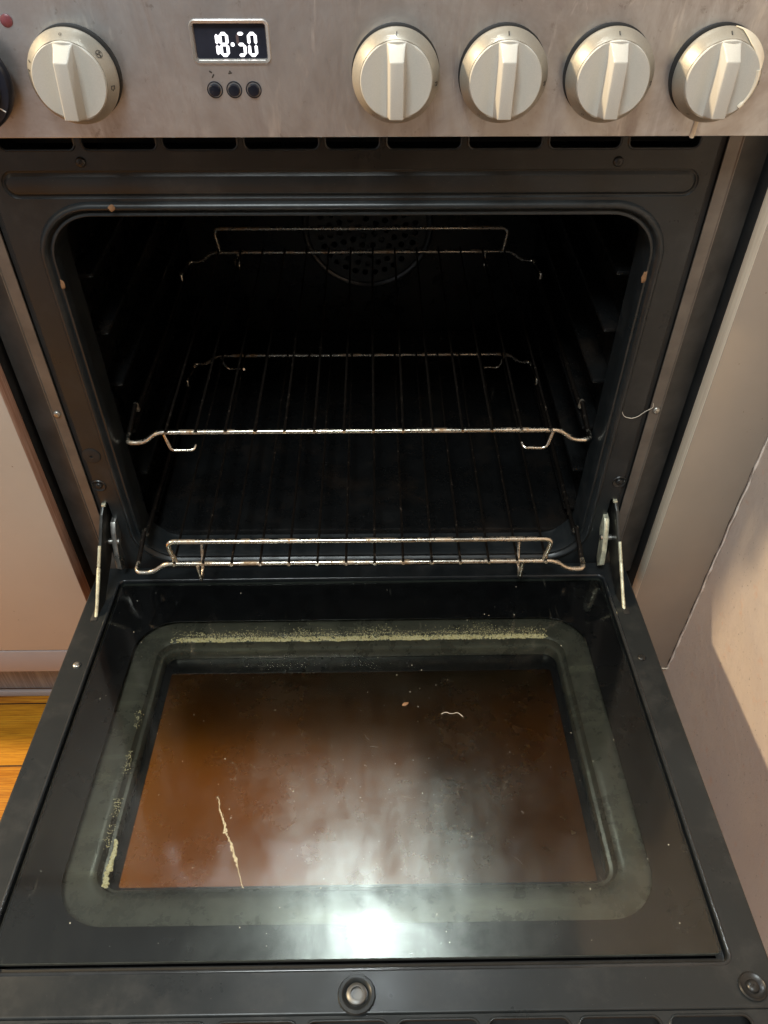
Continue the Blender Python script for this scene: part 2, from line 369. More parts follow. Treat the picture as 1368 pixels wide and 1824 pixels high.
# left cabinet
base = Vector((-.55, .2, FZ))
cab = empty('kitchen_cabinet', base, 'beige kitchen cabinet with a worn brown door edge at the left of the cooker', 'cabinet')
bm = bmesh.new(); box(bm, -.86, -.3, -.018, 0, -.0905, .57, .0012)
for f in bm.faces:
    if f.calc_center_median().x > -.3006: f.material_index = 1
finish(bm, 'cabinet_door', [M['lam'], M['copper']], cab)
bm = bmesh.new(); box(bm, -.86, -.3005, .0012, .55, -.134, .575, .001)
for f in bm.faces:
    if f.calc_center_median().x > -.3012: f.material_index = 1  # side facing the cooker darkened to paint shade into the gap
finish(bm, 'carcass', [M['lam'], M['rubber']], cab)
bm = bmesh.new(); box(bm, -.86, -.3, -.018, .0008, -.1330, -.0925, .001); finish(bm, 'bottom_rail', M['lilac'], cab)
bm = bmesh.new(); box(bm, -.90, -.3, -.025, .56, .5765, .606, .004); finish(bm, 'shadow_worktop', M['lilac'], cab)  # out-of-view slab added to shape the shadow edge on the wall
bm = bmesh.new(); box(bm, -.86, -.3, .045, .06, FZ + .012, -.1345, .001); finish(bm, 'plinth', M['plinth'], cab)
bm = bmesh.new(); box(bm, -.86, -.3, .039, .0445, FZ + .001, FZ + .013, .002); finish(bm, 'plinth_seal', M['lilac'], cab)

# right filler panel
fill = empty('filler_panel', Vector((.334, 0, -.14)), 'tall taupe filler panel with a cream edge between cooker and wall', 'panel')
bm = bmesh.new(); box(bm, .3, .3675, -.018, 0, -.139, .57, .0012)
for f in bm.faces:
    if f.calc_center_median().x < .3006: f.material_index = 1
finish(bm, 'board', [M['lamr'], M['cream']], fill)
bm = bmesh.new(); box(bm, .3005, .3670, .0012, .55, -.139, .57, .001); finish(bm, 'gap_shade_board', M['rubber'], fill)  # dark board added so its colour gives the gap its shade
# ragged sealant bead where filler meets wall
bm = bmesh.new(); pts = []
for k in range(120):
    z = -.139 + k * .0055
    pts.append((.3692 + .0012 * mn.noise(Vector((k * .21, 0, 2))), -.0180 - .0012 * mn.noise(Vector((k * .33, 5, 1))), z))
tube(bm, pts, .0010, 7, taper=lambda t: max(.15, .8 + 1.6 * mn.noise(Vector((t * 45, 1, 1)))))
fb = finish(bm, 'sealant_bead', M['wall'], fill); bm = bmesh.new()
tube(bm, [(p[0] - .0022, -.0182, p[2]) for p in pts[:60]], .0004, 6, taper=lambda t: max(.1, .7 + 1.5 * mn.noise(Vector((t * 30, 4, 1)))))
finish(bm, 'crack', M['rubber'], fill); bm = bmesh.new()
for k in range(26): box(bm, *(lambda a, z: (a, a + .0022, -.0188, -.0166, z, z + .0018))(.352 + .0006 * k + .0008 * mn.noise(Vector((k * 1.7, 0, 0))), -.1408 + .0012 * mn.noise(Vector((k * .9, 2, 0)))), .0004)
finish(bm, 'torn_edge', M['cream'], fill)

# ================================================================= the cooker
ck = empty('cooker', Vector((0, .28, FZ)), 'freestanding stainless and black cooker with its oven door hanging open', 'cooker')
HW = .2765
# body: sides, back, hob top, drawer
for s in (-1, 1):
    bm = bmesh.new(); box(bm, min(s * .272, s * HW), max(s * .272, s * HW), .014, .56, FZ + .01, .585, .0005); finish(bm, 'side_panel', M['rubber'], ck)
bm = bmesh.new(); box(bm, -.2718, .2718, .55, .56, FZ + .01, .585); finish(bm, 'back_panel', M['rubber'], ck)
bm = bmesh.new(); box(bm, -HW, HW, -.012, .56, .5855, .600, .003); finish(bm, 'hob_top', M['steel'], ck)
bm = bmesh.new(); box(bm, -HW + .002, HW - .002, .004, .02, FZ + .05, .012, .002); finish(bm, 'storage_drawer', M['enamel'], ck)

# control panel with display cut-out
bm = plate(rrect(.2775, .4842, .584, .002, 0, 3), [slot(-.0925, -.0468, .5283, .5503, .003)], .0016, 'xz', -.030, .0005)
pan = finish(bm, 'control_panel', M['steel'], ck, smooth=False)
bm = bmesh.new(); box(bm, -.2775, .2775, -.0283, .0005, .4842, .4862, .0004); box(bm, -.2775, .2775, -.0283, -.012, .5822, .584, .0004)
finish(bm, 'panel_return', M['steel'], pan)
# dirt line under the panel edge
# display
disp = None
bm = bmesh.new(); sweep(bm, .0229, .5283, .5503, .003, [(-.0016, -.0276), (-.0016, -.0296), (-.0010, -.0311), (.0004, -.0313), (.0010, -.0301)], cx=-.06965)
disp = finish(bm, 'clock_display', M['bezel'], ck)
bm = bmesh.new(); box(bm, -.0912, -.0481, -.0286, -.0280, .5295, .5492); finish(bm, 'screen', M['screen'], disp)
def seg_poly(bm, x0, z0, x1, z1, w, y, mi=0):
    a = Vector((x0, z0)); b = Vector((x1, z1)); d = (b - a).normalized(); nn = Vector((-d.y, d.x)); g = w * .08; a += d * g; b -= d * g; h = w / 2
    pts = [a, a + d * h + nn * h, b - d * h + nn * h, b, b - d * h - nn * h, a + d * h - nn * h]
    prism(bm, [tuple(p) for p in pts], 'y', y, y + .0002, 0, mi)
SEG = {'1': 'bc', '8': 'abcdefg', '5': 'acdg', '0': 'abcdef'}
ghost = {'1': '', '8': '', '5': 'f', '0': ''}
y = -.0290; zb, zt = .5318, .5433; w = .0058; hm = (zb + zt) / 2
for ch, cx in (('1', -.0800), ('8', -.07385), ('5', -.0635), ('0', -.0567)):
    bm = bmesh.new()
    l, r_ = cx - w / 2 + .0009, cx + w / 2 - .0009
    P = dict(a=(l, zt, r_, zt), b=(r_, zt, r_, hm), c=(r_, hm, r_, zb), d=(l, zb, r_, zb), e=(l, hm, l, zb), f=(l, zt, l, hm), g=(l, hm, r_, hm))
    for s in SEG[ch]: seg_poly(bm, *P[s], .00178, y)
    for s in ghost[ch]: seg_poly(bm, *P[s], .0016, y, 1)
    finish(bm, 'digit', [M['white'], M['ghost']], disp, smooth=False)
bm = bmesh.new(); lathe(bm, [(.00115, .0002), (.00115, 0), (.0001, 0)], 14, c=(-.0687, y, hm)); finish(bm, 'colon_dot', M['white'], disp)
# push buttons, indicator
for cx in (-.0828, -.0708, -.0587):
    bm = bmesh.new(); lathe(bm, [(.0049, .0002), (.0049, -.0003), (.0043, -.0003), (.0042, .0012), (.0036, .0012), (.0036, -.0016), (.0031, -.0023), (.0001, -.0025)], 28, c=(cx, -.0300, .5128))
    finish(bm, 'push_button', M['button'], ck)
bm = bmesh.new(); lathe(bm, [(.0036, .0002), (.0035, -.0006), (.0026, -.0012), (.0001, -.0014)], 24, c=(-.2000, -.0300, .5505)); finish(bm, 'indicator_light', M['red'], ck)
for (cx, cz, a, L) in ((-.0841, .5229, -.6, .0024), (-.0829, .5206, 1.0, .0030), (-.0722, .5222, .15, .0028), (-.0722, .5232, -.4, .0015)):
    bm = bmesh.new(); dx, dz = math.cos(a) * L / 2, math.sin(a) * L / 2; seg_poly(bm, cx - dx, cz - dz, cx + dx, cz + dz, .0009, -.0302)
    finish(bm, 'printed_symbol', M['ink'], pan, smooth=False)

# knobs -----------------------------------------------------------
def grip_bm():
    bm = bmesh.new(); n, mrad, r = 96, 40, .0213
    def h(x, z):
        a = abs(x); base = -.0117 + .0016 * math.exp(-((a - .0078) / .0048) ** 2)
        return base
    rings = []
    for i in range(1, mrad + 1):
        rr = r * i / mrad
        rings.append([bm.verts.new((rr * math.cos(2 * math.pi * k / n), h(rr * math.cos(2 * math.pi * k / n), 0), rr * math.sin(2 * math.pi * k / n))) for k in range(n)])
    cv = bm.verts.new((0, h(0, 0), 0))
    for k in range(n): bm.faces.new((cv, rings[0][k], rings[0][(k + 1) % n]))
    rings.append([bm.verts.new((v.co.x * 1.025, v.co.y + .0008, v.co.z * 1.025)) for v in rings[-1]])
    rings.append([bm.verts.new((v.co.x, -.0090, v.co.z)) for v in rings[-1]])
    for i in range(len(rings) - 1):
        for k in range(n): bm.faces.new((rings[i][k], rings[i][(k + 1) % n], rings[i + 1][(k + 1) % n], rings[i + 1][k]))
    # wedge-shaped bar
    def ring(yy, hw, zt, zb): return [bm.verts.new(p) for p in ((-hw, yy, zb), (hw, yy, zb), (hw, yy, zt), (-hw, yy, zt))]
    a = ring(-.0090, .0062, .0212, -.0205); b = ring(-.0125, .0052, .0195, -.0203); c = ring(-.0212, .0042, .0128, -.0190)
    fs = []
    for p, q in ((a, b), (b, c)):
        for k in range(4): fs.append(bm.faces.new((p[k], p[(k + 1) % 4], q[(k + 1) % 4], q[k])))
    fs.append(bm.faces.new(c))
    es = set(e for f in fs for e in f.edges if len(e.link_faces) == 2)
    bmesh.ops.bevel(bm, geom=list(es), offset=.0008, segments=3, affect='EDGES', profile=.5)
    return bm
def skirt_bm():
    bm = bmesh.new()
    lathe(bm, [(.0250, .0022), (.0262, .0010), (.0268, -.0004), (.0268, -.0020), (.0262, -.0036), (.0222, -.0098), (.0200, -.0098)], 72, caps=True)
    return bm
def on_skirt(bm, draw, ang):
    """flat marks drawn at origin in (u right, v outward) are laid on the conical skirt at an angle"""
    tmp = bmesh.new(); draw(tmp); rad = .0247
    nrm = Vector((math.cos(ang) * .84, -.54, math.sin(ang) * .84)).normalized(); out = Vector((math.cos(ang), 0, math.sin(ang)))
    v = (out - nrm * out.dot(nrm)).normalized(); uu = v.cross(nrm).normalized()
    c0 = Vector((math.cos(ang) * .0243, -.0067, math.sin(ang) * .0243)) + nrm * .00018
    for vt in tmp.verts: vt.co = c0 + uu * vt.co.x + v * vt.co.z - nrm * (vt.co.y)
    me = bpy.data.meshes.new('t'); tmp.to_mesh(me); tmp.free(); bm.from_mesh(me); bpy.data.meshes.remove(me)
def tickd(t): box(t, -.00035, .00035, -.0001, .0001, -.0014, .0014)
def flagd(t):
    box(t, -.0012, -.0008, -.0001, .0001, -.0013, .0013); box(t, -.0008, .0012, -.0001, .0001, .0009, .0013); prism(t, [(.0012, .0009), (.0012, -.0006), (.0004, .0002)], 'y', -.0001, .0001)
def fand(t):
    sweep(t, .0022, -.0022, .0022, .0021, [(0, -.0001), (-.00035, -.0001)], n=6)
    for k in range(3):
        a = 2 * math.pi * k / 3 + .5; c, s = math.cos(a), math.sin(a)
        pts = [(0, 0), (.0006, .0014), (0, .0017), (-.0006, .0012)]; prism(t, [(x * c - z * s, x * s + z * c) for x, z in pts], 'y', -.0001, .0001)
def potd(t):
    box(t, -.0016, -.0012, -.0001, .0001, -.0014, .0014); box(t, -.0012, .0006, -.0001, .0001, .0010, .0014); box(t, -.0012, .0006, -.0001, .0001, -.0014, -.0010)
    prism(t, [(.0004, -.0008), (.0016, 0), (.0004, .0008), (.0008, 0)], 'y', -.0001, .0001)
def circd(t): sweep(t, .0009, -.0009, .0009, .00088, [(0, -.0001), (-.0003, -.0001)], n=5)
skm = finish(skirt_bm(), 'control_knob', M['knob'], ck, angle=28)
grm = finish(grip_bm(), 'grip', M['grip'], skm, angle=30)
def marks(L):
    out = []
    for d, a in L:
        bm = bmesh.new(); on_skirt(bm, d, R(a)); out.append(finish(bm, 'dial_mark', M['ink'], skm, smooth=False))
    return out
tkm = marks([(tickd, 90), (flagd, -6), (circd, -125)])
oven_marks = marks([(circd, 93), (fand, 38), (potd, -8), (tickd, 170), (tickd, 158)])
KZ = .5222; KY = -.0365; kb = -Vector(ck.location)
bm = bmesh.new(); lathe(bm, [(.0272, .0063), (.0270, .0052), (.0262, .0048), (.0240, .0046), (.0238, .0020)], 64); seat = finish(bm, 'knob_seat', M['rubber'], skm)
kn = {}
for i, kx in enumerate((.0299, .0957, .1607, .2268, -.1660)):
    if i == 0: root = skm; gr = grm
    else:
        root = skm.copy(); C.objects.link(root); gr = grm.copy(); C.objects.link(gr); gr.parent = root; st = seat.copy(); C.objects.link(st); st.parent = root
        for m_ in (oven_marks if i == 4 else tkm):
            tk = m_ if i == 4 else m_.copy()
            if i != 4: C.objects.link(tk)
            tk.parent = root
    root.location = kb + Vector((kx, KY, KZ)); root.rotation_euler = (0, R((0, 0, 0, 0, 3)[i]), 0); kn[i] = root
    root['label'] = ('first champagne knob right of the clock', 'second champagne knob right of the clock', 'third champagne knob right of the clock', 'rightmost knob, splashed with cream paint', 'oven selector knob left of the clock with fan symbol')[i]
# round dark seat behind each knob
# cream paint splash on the rightmost knob
bm = bmesh.new()
def skirt_pt(a, t, lift=.0005):
    prof = [(.0268, -.0002), (.0270, -.0022), (.0264, -.0040), (.0226, -.0100), (.0205, -.0112)]
    k = min(int(t * 4), 3); f = t * 4 - k; r = prof[k][0] * (1 - f) + prof[k + 1][0] * f; yy = prof[k][1] * (1 - f) + prof[k + 1][1] * f
    return Vector(((r + lift * .7) * math.cos(a), yy - lift * .7, (r + lift * .7) * math.sin(a)))
na, nt = 40, 12; g = []
for i in range(na + 1):
    a = R(82 - 76 * i / na); u = i / na
    tmax = .30 + .70 * math.sin(min(1, u * 1.25) * math.pi * .5) ** .8 if u < .75 else 1.0
    tmin = 0 if u < .55 else min(.8, (u - .55) * 2.4)
    g.append([bm.verts.new(skirt_pt(a, tmin + (tmax - tmin) * j / nt)) for j in range(nt + 1)])
for i in range(na):
    for j in range(nt): bm.faces.new((g[i][j], g[i + 1][j], g[i + 1][j + 1], g[i][j + 1]))
bmesh.ops.recalc_face_normals(bm, faces=bm.faces)
bmesh.ops.solidify(bm, geom=bm.faces[:], thickness=.0004)
run = [(.0205 * math.cos(R(a)), -.0113, .0218 * math.sin(R(a)) + .0008) for a in (14, 4, -8, -20, -33, -46)]
tube(bm, fillet(run, .002), .0013, 10, taper=lambda t: 1.15 - .45 * t + (.35 if t > .93 else 0))
finish(bm, 'paint_splash', M['paint'], kn[3])
bm = bmesh.new(); tube(bm, [(.2245, -.0306, .500), (.2243, -.0306, .492), (.2240, -.0307, .4865), (.2238, -.0300, .4838)], .0016, 10, taper=lambda t: .75 + .25 * t)
finish(bm, 'paint_drip', M['paint'], pan); bm = bmesh.new()
tube(bm, [(.2300, -.0304, .5605), (.2312, -.0304, .5665), (.2318, -.0304, .571)], .0005, 8)
finish(bm, 'paint_drip', M['paint'], pan)
# black-rimmed dial, cut by the left edge of the picture
bm = bmesh.new(); lathe(bm, [(.029, .0), (.029, -.004), (.0275, -.0062), (.0232, -.0066), (.0232, -.0050), (.0222, -.0050), (.0222, -.0120), (.0205, -.0140), (.0001, -.0145)], 72, mats=[0, 0, 0, 0, 0, 1, 1, 1, 1])
dial = finish(bm, 'timer_dial', [M['button'], M['grip']], ck); dial.location = kb + Vector((-.2336, KY, .5198))
bm = bmesh.new(); a = R(-35)
tube(bm, [(.0236 * math.cos(a), -.0067, .0236 * math.sin(a)), (.0272 * math.cos(a), -.0066, .0272 * math.sin(a))], .0004, 6); finish(bm, 'dial_mark', M['wtick'], dial)

# front frame ------------------------------------------------------
OX, OZ0, OZ1, OR = .2255, .0530, .4174, .034
slots = [(-.2415, -.1907), (-.1845, -.1343), (-.1289, -.0786), (-.0728, -.0223), (-.0169, .0196), (.0255, .0761), (.0820, .1320), (.1379, .1868), (.1935, .2418)]
holes = [rrect(OX, OZ0, OZ1, OR, .0118, 10)] + [slot(a, b, .4665, .4785, .004) for a, b in slots]
holes += [rrect(.2470, .4340, .4498, .0078, .0018, 8)]
holes += [slot(s * .2520 - .0024, s * .2520 + .0024, .0750, .1290, .002) for s in (-1, 1)]
bm = plate(rrect(.2568, .005, .4835, .002, 0, 3), holes, .0012, 'xz', 0.0, .0004)
ff = finish(bm, 'front_frame', M['enamel'], ck, smooth=False)
bm = bmesh.new(); sweep(bm, OX, OZ0, OZ1, OR, [(.0122, .0003), (.0112, -.0022), (.0092, -.0036), (.0070, -.0030), (.0062, .0000), (.0048, .0010), (.0034, -.0008), (.0018, -.0006), (.0004, .0030), (0, .010), (0, .030)], n=12)
finish(bm, 'opening_rim', M['enamel'], ff, angle=60)
bm = bmesh.new(); sweep(bm, .2470, .4340, .4498, .0078, [(.0020, .0002), (.0014, .0009), (.0004, .0010), (-.0006, .0002), (-.0018, -.0007), (-.0030, -.0009)], cap=True, n=8)
finish(bm, 'pressed_ridge', M['enamel'], ff, angle=18)
# rolled lips round the vent slots
for a, b in slots:
    bm = bmesh.new(); sweep(bm, (b - a) / 2, .4665, .4785, .004, [(-.0002, .0006), (0, -.0007), (.0008, -.0010), (.0016, -.0001)], n=5, cx=(a + b) / 2)
    finish(bm, 'slot_lip', M['enamel'], ff, angle=60)
bm = bmesh.new(); box(bm, -.256, .256, .045, .050, .455, .484); finish(bm, 'slot_backing', M['rubber'], ff)
scr = screw_mesh(.0036)
def put_screw(parent, loc, mats, me=None, rot=(0, 0, 0), scale=1):
    o = bpy.data.objects.new('screw', (me or scr).copy()); C.objects.link(o); o.data.materials.clear()
    for m in mats: o.data.materials.append(m)
    o.data.polygons.foreach_set('use_smooth', [True] * len(o.data.polygons)); o.data.set_sharp_from_angle(angle=R(40))
    o.parent = parent; o.location = loc; o.rotation_euler = rot; o.scale = (scale,) * 3; return o
scr_dish = screw_mesh(.0034, .0072)
for (x, z) in ((.1882, .4570), (-.1888, .4578)): put_screw(ff, (x, -.0002, z), [M['dkscrew'], M['rubber'], M['enamel']])
bm = bmesh.new(); lathe(bm, [(.0086, .0002), (.0084, -.0007), (.0060, -.0012), (.0016, -.0012), (.0014, .0004), (.0001, .0004)], 36, c=(-.2500, 0, .1898)); finish(bm, 'rubber_plug', M['rubber'], ff)
for (x, z) in ((-.2526, .1521), (.2529, .1522)): put_screw(ff, (x, .0001, z), [M['dkscrew'], M['rubber'], M['enamel']], scr_dish)

# side trims
for s in (-1, 1):
    bm = bmesh.new(); L = [(.2620, .0012), (.2620, -.0006), (.2708, -.0010), (.2714, -.0020), (.2720, -.0020), (.2722, .0012)]
    prism(bm, [(s * a, b) for a, b in L], 'z', .012, .4838)
    t = finish(bm, 'side_trim', M['trim'], ck, angle=20)
    put_screw(t, (s * .2678, -.0009, .2393), [M['zinc'], M['dkscrew'], M['zinc']], scale=.92)
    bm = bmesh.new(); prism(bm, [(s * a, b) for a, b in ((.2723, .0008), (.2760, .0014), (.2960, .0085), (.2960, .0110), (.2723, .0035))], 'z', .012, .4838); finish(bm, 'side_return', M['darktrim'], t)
for s in (-1, 1):
    bm = bmesh.new(); box(bm, min(s * .2570, s * .2618), max(s * .2570, s * .2618), .003, .006, .006, .4836); finish(bm, 'trim_gasket', M['rubber'], ck)

# cavity -----------------------------------------------------------
bm = bmesh.new(); sweep(bm, OX, OZ0, OZ1, OR, [(0, .0295), (.009, .034), (.0125, .040), (.0125, .415), (.004, .430)], cap=True, n=10)
cav = finish(bm, 'oven_cavity', M['cavity'], ck, angle=50)
bm = bmesh.new(); prism(bm, [(-.232, .028), (.232, .028), (.232, .428), (-.232, .428)], 'z', .0445, .0600, .003); finish(bm, 'base_plate', M['cavity'], cav)
for s in (-1, 1):
    for z in (.0700, .1250, .1802, .2355, .2905, .3455):
        bm = bmesh.new(); box(bm, min(s * .2195, s * .240), max(s * .2195, s * .240), .045, .405, z, z + .0050, .0022); finish(bm, 'rack_guide', M['cavity'], cav)
hh = []; FX, FZc = .0075, .2180
for ring_r, cnt in ((.012, 5), (.0245, 11), (.037, 17), (.0495, 23), (.062, 29)):
    for k in range(cnt):
        a = 2 * math.pi * k / cnt + ring_r * 40; hh.append(circ(FX + ring_r * math.cos(a), FZc + ring_r * math.sin(a), .0041, 12))
bm = plate(circ(FX, FZc, .076, 64), hh, .001, 'xz', .4180, .0002)
fc = finish(bm, 'fan_cover', simple('fan_cover_enamel', (.030, .032, .033), .32, .3), cav, smooth=False)
bm = bmesh.new(); lathe(bm, [(.0855, .4275), (.0850, .4195), (.0825, .4170), (.0795, .4172), (.0775, .4188), (.0755, .4182)], 72, caps=False, c=(FX, 0, FZc)); finish(bm, 'cover_rim', simple('fan_rim_enamel', (.03, .032, .035), .25, .4), fc)
bm = bmesh.new()
for k in range(9):
    a = 2 * math.pi * k / 9; c, s = math.cos(a), math.sin(a)
    prism(bm, [(FX + x * c - z * s, FZc + x * s + z * c) for x, z in ((.012, -.003), (.060, -.012), (.064, -.008), (.012, .003))], 'y', .4225, .4245)
finish(bm, 'fan_wheel', M['hinge'], cav)

# ------------------------------------------------------------------ oven door
DR = (R(-5.68), R(-.30), 0)
bm = plate([(x, -y_) for x, y_ in rrect(.2790, .006, .4330, .004, 0, 4)], [[(x, -y_) for x, y_ in rrect(.2520, .0265, .4048, .006, 0, 6)]], .0060, 'xy', 0.0, .0018)
door = finish(bm, 'oven_door', M['enamel'], ck, smooth=False); door.location = kb + Vector((0, 0, .0401)); door.rotation_euler = DR
door['label'] = 'black oven door lowered flat with a dirty glass window'
def rr(hw, s0, s1, r, off=0, n=6): return [(x, -y_) for x, y_ in rrect(hw, s0, s1, r, off, n)]
bm = bmesh.new()   # door skin: sides, top end and underside rim
for s in (-1, 1): box(bm, min(s * .2735, s * .2786), max(s * .2735, s * .2786), -.455, -.0065, -.0330, -.0063, .0012)
box(bm, -.2733, .2733, -.0120, -.0068, -.0330, -.0063, .001); finish(bm, 'door_sides', M['enamel'], door)
bm = bmesh.new(); sweep(bm, .2520, -.4048, -.0265, .006, [(.0002, -.0010), (.0, -.0080), (-.0012, -.0084), (-.0140, -.0084)], 'xy', n=6)
finish(bm, 'recess_channel', M['rubber'], door)
bm = bmesh.new(); sweep(bm, .2520, -.4048, -.0265, .006, [(.0026, -.0001), (.0020, .0006), (.0010, .0009), (.0001, .0005), (-.0002, -.0008)], 'xy', n=6)
finish(bm, 'recess_lip', simple('glossy_black_lip', (.02, .022, .024), .16), door, angle=70)
# lower apron bent down, with vent slots
vs = []
v0 = .2025
for k in range(9):
    a = v0 - k * .0583; vs.append(slot(a, a + .0510, .0042, .0160, .0045))
bm = plate(rrect(.2786, .0005, .0320, .002, 0, 3), vs, .0014, 'xz', 0, .0004)
for v in bm.verts:
    x, yy, z = v.co; a = R(7); v.co = (x, -.4325 - z * math.cos(a) , -.0012 - z * math.sin(a) - yy)
ap = finish(bm, 'vent_apron', M['enamel'], door, smooth=False)
for k in range(9):
    a = v0 - k * .0583; bm = bmesh.new()
    sweep(bm, .0255, .0042, .0160, .0045, [(-.0001, -.0004), (.0002, .0007), (.0010, .0008), (.0018, 0)], n=5, cx=a + .0255)
    for v in bm.verts:
        x, yy, z = v.co; a = R(7); v.co = (x, -.4325 - z * math.cos(a), -.0012 - z * math.sin(a) + yy)
    finish(bm, 'vent_lip', M['enamel'], ap, angle=60)
bm = bmesh.new(); box(bm, -.272, .272, -.463, -.425, -.030, -.028); finish(bm, 'apron_backing', M['rubber'], door)
# inner glass
bm = bmesh.new(); bmesh.ops.create_grid(bm, x_segments=1, y_segments=1, size=.5)
bm.free(); bm = bmesh.new(); bm.faces.new([bm.verts.new((x, y_, -.0012)) for x, y_ in rr(.2492, .0295, .3988, .004)])
finish(bm, 'inner_glass', M['glass'], door, smooth=False)
bm = bmesh.new(); sweep(bm, .2492, -.3988, -.0295, .004, [(.0, -.0013), (.0004, -.0018), (.0003, -.0044)], 'xy', n=6)
finish(bm, 'glass_edge', simple('glass_edge', (.05, .055, .05), .12), door)
bm = plate(rr(.2485, .0300, .3984, .004), [rr(.2178, .0815, .3745, .038, 0, 12)], .0008, 'xy', -.0040, .0001)
finish(bm, 'black_border', M['black'], door, smooth=False)
# pressed metal inside the door
bm = bmesh.new(); prof = [(.0, -.0290), (.0, -.0205), (.0010, -.0190), (.0035, -.0184), (.0048, -.0166), (.0060, -.0128), (.0085, -.0114), (.0120, -.0108), (.0240, -.0103), (.0480, -.0102)]
sweep(bm, .1905, -.3405, -.1080, .012, prof, 'xy', n=8)
finish(bm, 'inner_pressing', M['doormetal'], door, angle=40)
# outer glass with a black printed border
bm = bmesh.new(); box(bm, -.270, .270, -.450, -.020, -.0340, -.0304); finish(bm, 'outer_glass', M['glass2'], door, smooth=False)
bm = plate(rr(.2700, .0200, .4500, .004), [rr(.1832, .1265, .3345, .002)], .0008, 'xy', -.0294, .0001); finish(bm, 'outer_border', M['black'], door, smooth=False)
# screws on the door face
bm = bmesh.new(); 
for (x, s, big) in ((-.2640, .1394, 0), (.2628, .1392, 0), (.2609, .4205, 1), (-.2640, .4205, 1)):
    put_screw(door, (x, -s, .0001 if not big else .0008), [M['zinc'] if x < 0 and not big else M['dkscrew'], M['rubber'], M['enamel']], scr_dish if big else scr, (R(-90), 0, 0), 1.25 if big else 1.0)
bm.free()
bm = bmesh.new()
lathe(bm, [(.0125, -.0001), (.0118, -.0016), (.0098, -.0018), (.0075, -.0004), (.0066, .0016)], 40, caps=False, mi=0)
lathe(bm, [(.0068, .0), (.0066, -.0020), (.0056, -.0028), (.0040, -.0030), (.0038, -.0012), (.0001, -.0010)], 32, mi=1)
me = bpy.data.meshes.new('bolt'); bmesh.ops.recalc_face_normals(bm, faces=bm.faces); bm.to_mesh(me); bm.free()
o = link_mesh('centre_bolt', me, [M['enamel'], simple('dull_bolt_metal', (.14, .14, .135), .42, .7)], door); o.location = (.0008, -.4216, .0003); o.rotation_euler = (R(-90), 0, 0)

# hinges -------------------------------------------------------------
for s in (-1, 1):
    bm = bmesh.new()
    pts = [(.010, .1285), (-.002, .1275), (-.010, .1220), (-.042, .0840), (-.066, .0560), (-.076, .0455), (-.074, .0400), (-.060, .0420), (-.020, .0700), (.010, .0980)]
    x0, x1 = s * .2530, s * .2560
    prism(bm, pts, 'x', min(x0, x1), max(x0, x1), .0003)
    for v in bm.verts: v.co.x += s * max(0, -v.co.y) * .11
    hg = finish(bm, 'door_hinge', M['hinge'], ck)
    bm = bmesh.new(); box(bm, s * .2535 - .0020, s * .2535 + .0020, -.0035, .0005, .1265, .1292, .0006); finish(bm, 'hinge_tab', M['hingeb'], hg)
    bm = bmesh.new(); ed = [(-.0300, .0990), (-.0425, .0845), (-.0665, .0565), (-.0775, .0455)]
    tube(bm, fillet([(s * (.2545 + .11 * -y_), y_, z_) for y_, z_ in ed], .004), .0021, 8, taper=lambda t: .8 + .3 * mn.noise(Vector((t * 14, s, 1)))); finish(bm, 'worn_edge', M['hingeb'], hg)
    bm = bmesh.new(); pts = [(.004, .108), (-.006, .1075), (-.013, .098), (-.022, .076), (-.026, .060), (-.020, .052), (-.012, .058), (-.008, .080), (.004, .092)]
    x0, x1 = s * .2460, s * .2510; prism(bm, pts, 'x', min(x0, x1), max(x0, x1), .0006); finish(bm, 'hinge_hook', M['hingeb'] if s > 0 else M['zinc'], hg)
    bm = bmesh.new(); tube(bm, [(s * .2440, -.0135, .088), (s * .2600, -.0135, .088)], .0030, 14); finish(bm, 'hinge_pin', M['zinc'], hg)
    bm = bmesh.new(); box(bm, s * .2640 - .0032, s * .2640 + .0032, -.0830, -.0600, .0002, .0006, .0001)
    finish(bm, 'hinge_slot', M['rubber'], door)

